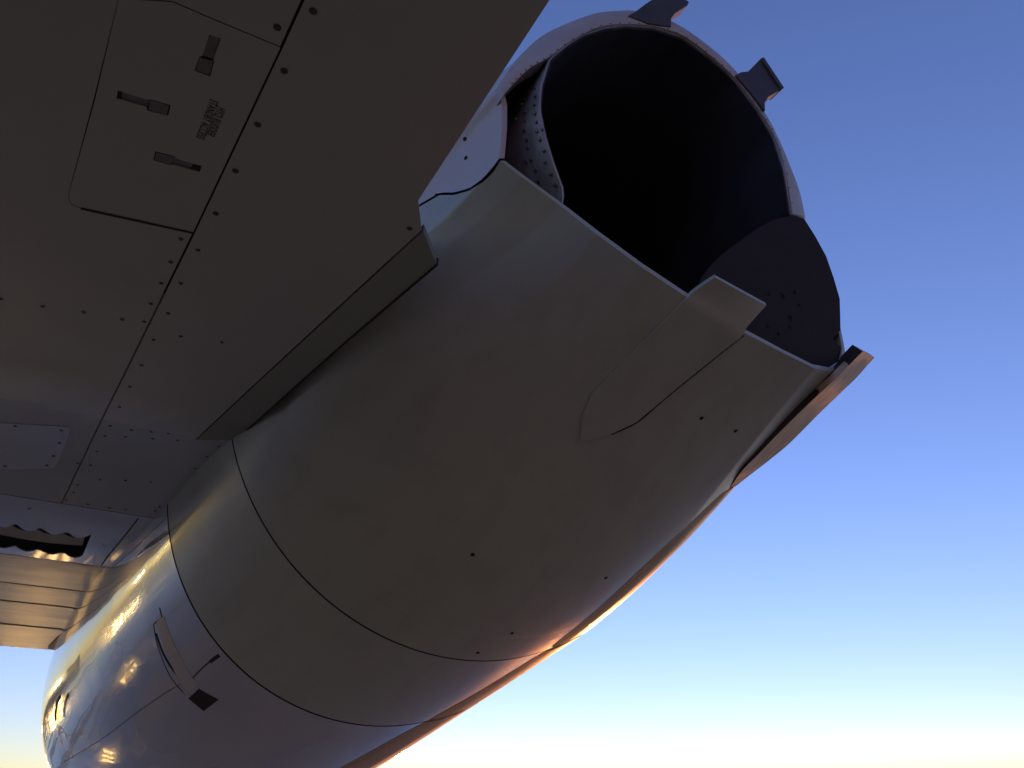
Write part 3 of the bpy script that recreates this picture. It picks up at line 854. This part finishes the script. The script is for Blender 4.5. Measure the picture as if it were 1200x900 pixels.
def hangar(x, y, rz, w, d, h, label):
    """hangar with a low gabled roof and sliding doors facing local -y"""
    r = link(bpy.data.objects.new('hangar', None))
    r.location = (x, y, 0); r.rotation_euler = (0, 0, rz)
    tag(r, label, 'hangar')
    box('wall', -w / 2, 0, w / 2, d, 0, h * .82, M['wall'], r)
    v = [(-w / 2 - .4, -.4, h * .82), (w / 2 + .4, -.4, h * .82), (0, -.4, h), (-w / 2 - .4, d + .4, h * .82), (w / 2 + .4, d + .4, h * .82), (0, d + .4, h)]
    mesh_obj('roof', v, [(0, 1, 2), (5, 4, 3), (0, 2, 5, 3), (2, 1, 4, 5), (1, 0, 3, 4)], M['roof'], r)
    for k in range(6):
        a = -w * .4 + w * .8 * k / 6
        box('door', a + .03, -.15 - .1 * (k % 2), a + w * .8 / 6 - .03, -.02, .05, h * .7, M['door'], r)
    return r
hangar(-70, 235, R(12), 60, 40, 8.5, 'wide hangar with gabled roof on the far side of the apron, left')
hangar(30, 260, R(-5), 44, 40, 9.5, 'taller hangar with gabled roof on the far side of the apron, middle')
hangar(150, 210, R(-32), 70, 40, 8.5, 'long hangar with gabled roof on the far side of the apron, right')
hangar(-4, -16, R(180), 44, 30, 11, 'large unseen hangar added behind the camera to block low sky light')  # added out of view to cut the low sky light from behind

def mast(x, y, h, label):
    r = link(bpy.data.objects.new('floodlight_mast', None)); r.location = (x, y, 0)
    r.rotation_euler = (0, 0, math.atan2(x, -y) if False else math.atan2(-x, y))
    tag(r, label, 'floodlight')
    v, F = [], []
    for k in range(10):
        a = TAU * k / 10; v += [(.12 * math.cos(a), .12 * math.sin(a), 0), (.07 * math.cos(a), .07 * math.sin(a), h)]
    F = [(2 * k, (2 * k + 2) % 20, (2 * k + 3) % 20, 2 * k + 1) for k in range(10)]
    mesh_obj('pole', v, F, M['pole'], r)
    box('crossbar', -1.3, -.06, 1.3, .06, h - .1, h + .05, M['pole'], r)
    for k in range(4):
        c = -1.1 + k * .73
        l = box('lamp', c - .25, -.35, c + .25, -.08, h - .05, h + .35, M['pole'], r)
        box('lamp_glass', c - .22, -.37, c + .22, -.352, h - .02, h + .32, M['lamp'], l)
    return r
for k, (x, y, h_, lb) in enumerate([(-32, 105, 4.6, 'leftmost floodlight mast beyond the aircraft'), (-14, 120, 5.2, 'floodlight mast left of the nose'),
                                (6, 95, 4.4, 'nearest floodlight mast ahead'), (22, 130, 5.6, 'floodlight mast before the middle hangar'),
                                (52, 120, 5.2, 'floodlight mast between middle and right hangars'), (-60, 90, 4.4, 'floodlight mast far out to the left')]):
    mast(x, y, h_, lb)

M['work'] = mat('work_lamp_glass', (0.9, 0.8, 0.5), 0.3, emit=(1.0, 0.66, 0.28), emit_strength=17)
M['frame'] = mat('yellow_frame', (0.45, 0.30, 0.03), 0.5)
def work_light(x, y, h, rz, label):
    r = link(bpy.data.objects.new('work_light', None)); r.location = (x, y, 0); r.rotation_euler = (0, 0, rz)
    tag(r, label, 'work light', 'portable work lights ahead of the aircraft')
    for a in (0, 120, 240):
        c, s_ = math.cos(R(a + 90)), math.sin(R(a + 90))
        prism('leg', [(c * .5, s_ * .5, 0), (c * .5 + .03, s_ * .5, 0), (.03, 0, .7), (0, 0, .7)], (0, .03, 0), M['frame'], r)
    box('pole', -.02, -.02, .02, .02, .5, h - .28, M['pole'], r)
    box('lamp_frame', -.34, -.02, .34, .03, h - .3, h + .3, M['frame'], r)
    for i in range(3):
        for j in range(3):
            box('lamp_glass', -.26 + .21 * i, -.06, -.18 + .21 * i, -.022, h - .24 + .2 * j, h - .16 + .2 * j, M['work'], r)
work_light(-2.6, 13.0, 1.5, R(8), 'portable work light with nine lamps ahead of the engine, left')
work_light(-0.6, 16.0, 1.6, R(0), 'portable work light with nine lamps ahead of the engine, middle')
work_light(2.6, 12.5, 1.5, R(-8), 'portable work light with nine lamps ahead of the engine, right')
work_light(-6.5, 14.0, 1.5, R(22), 'portable work light with nine lamps far out on the left')
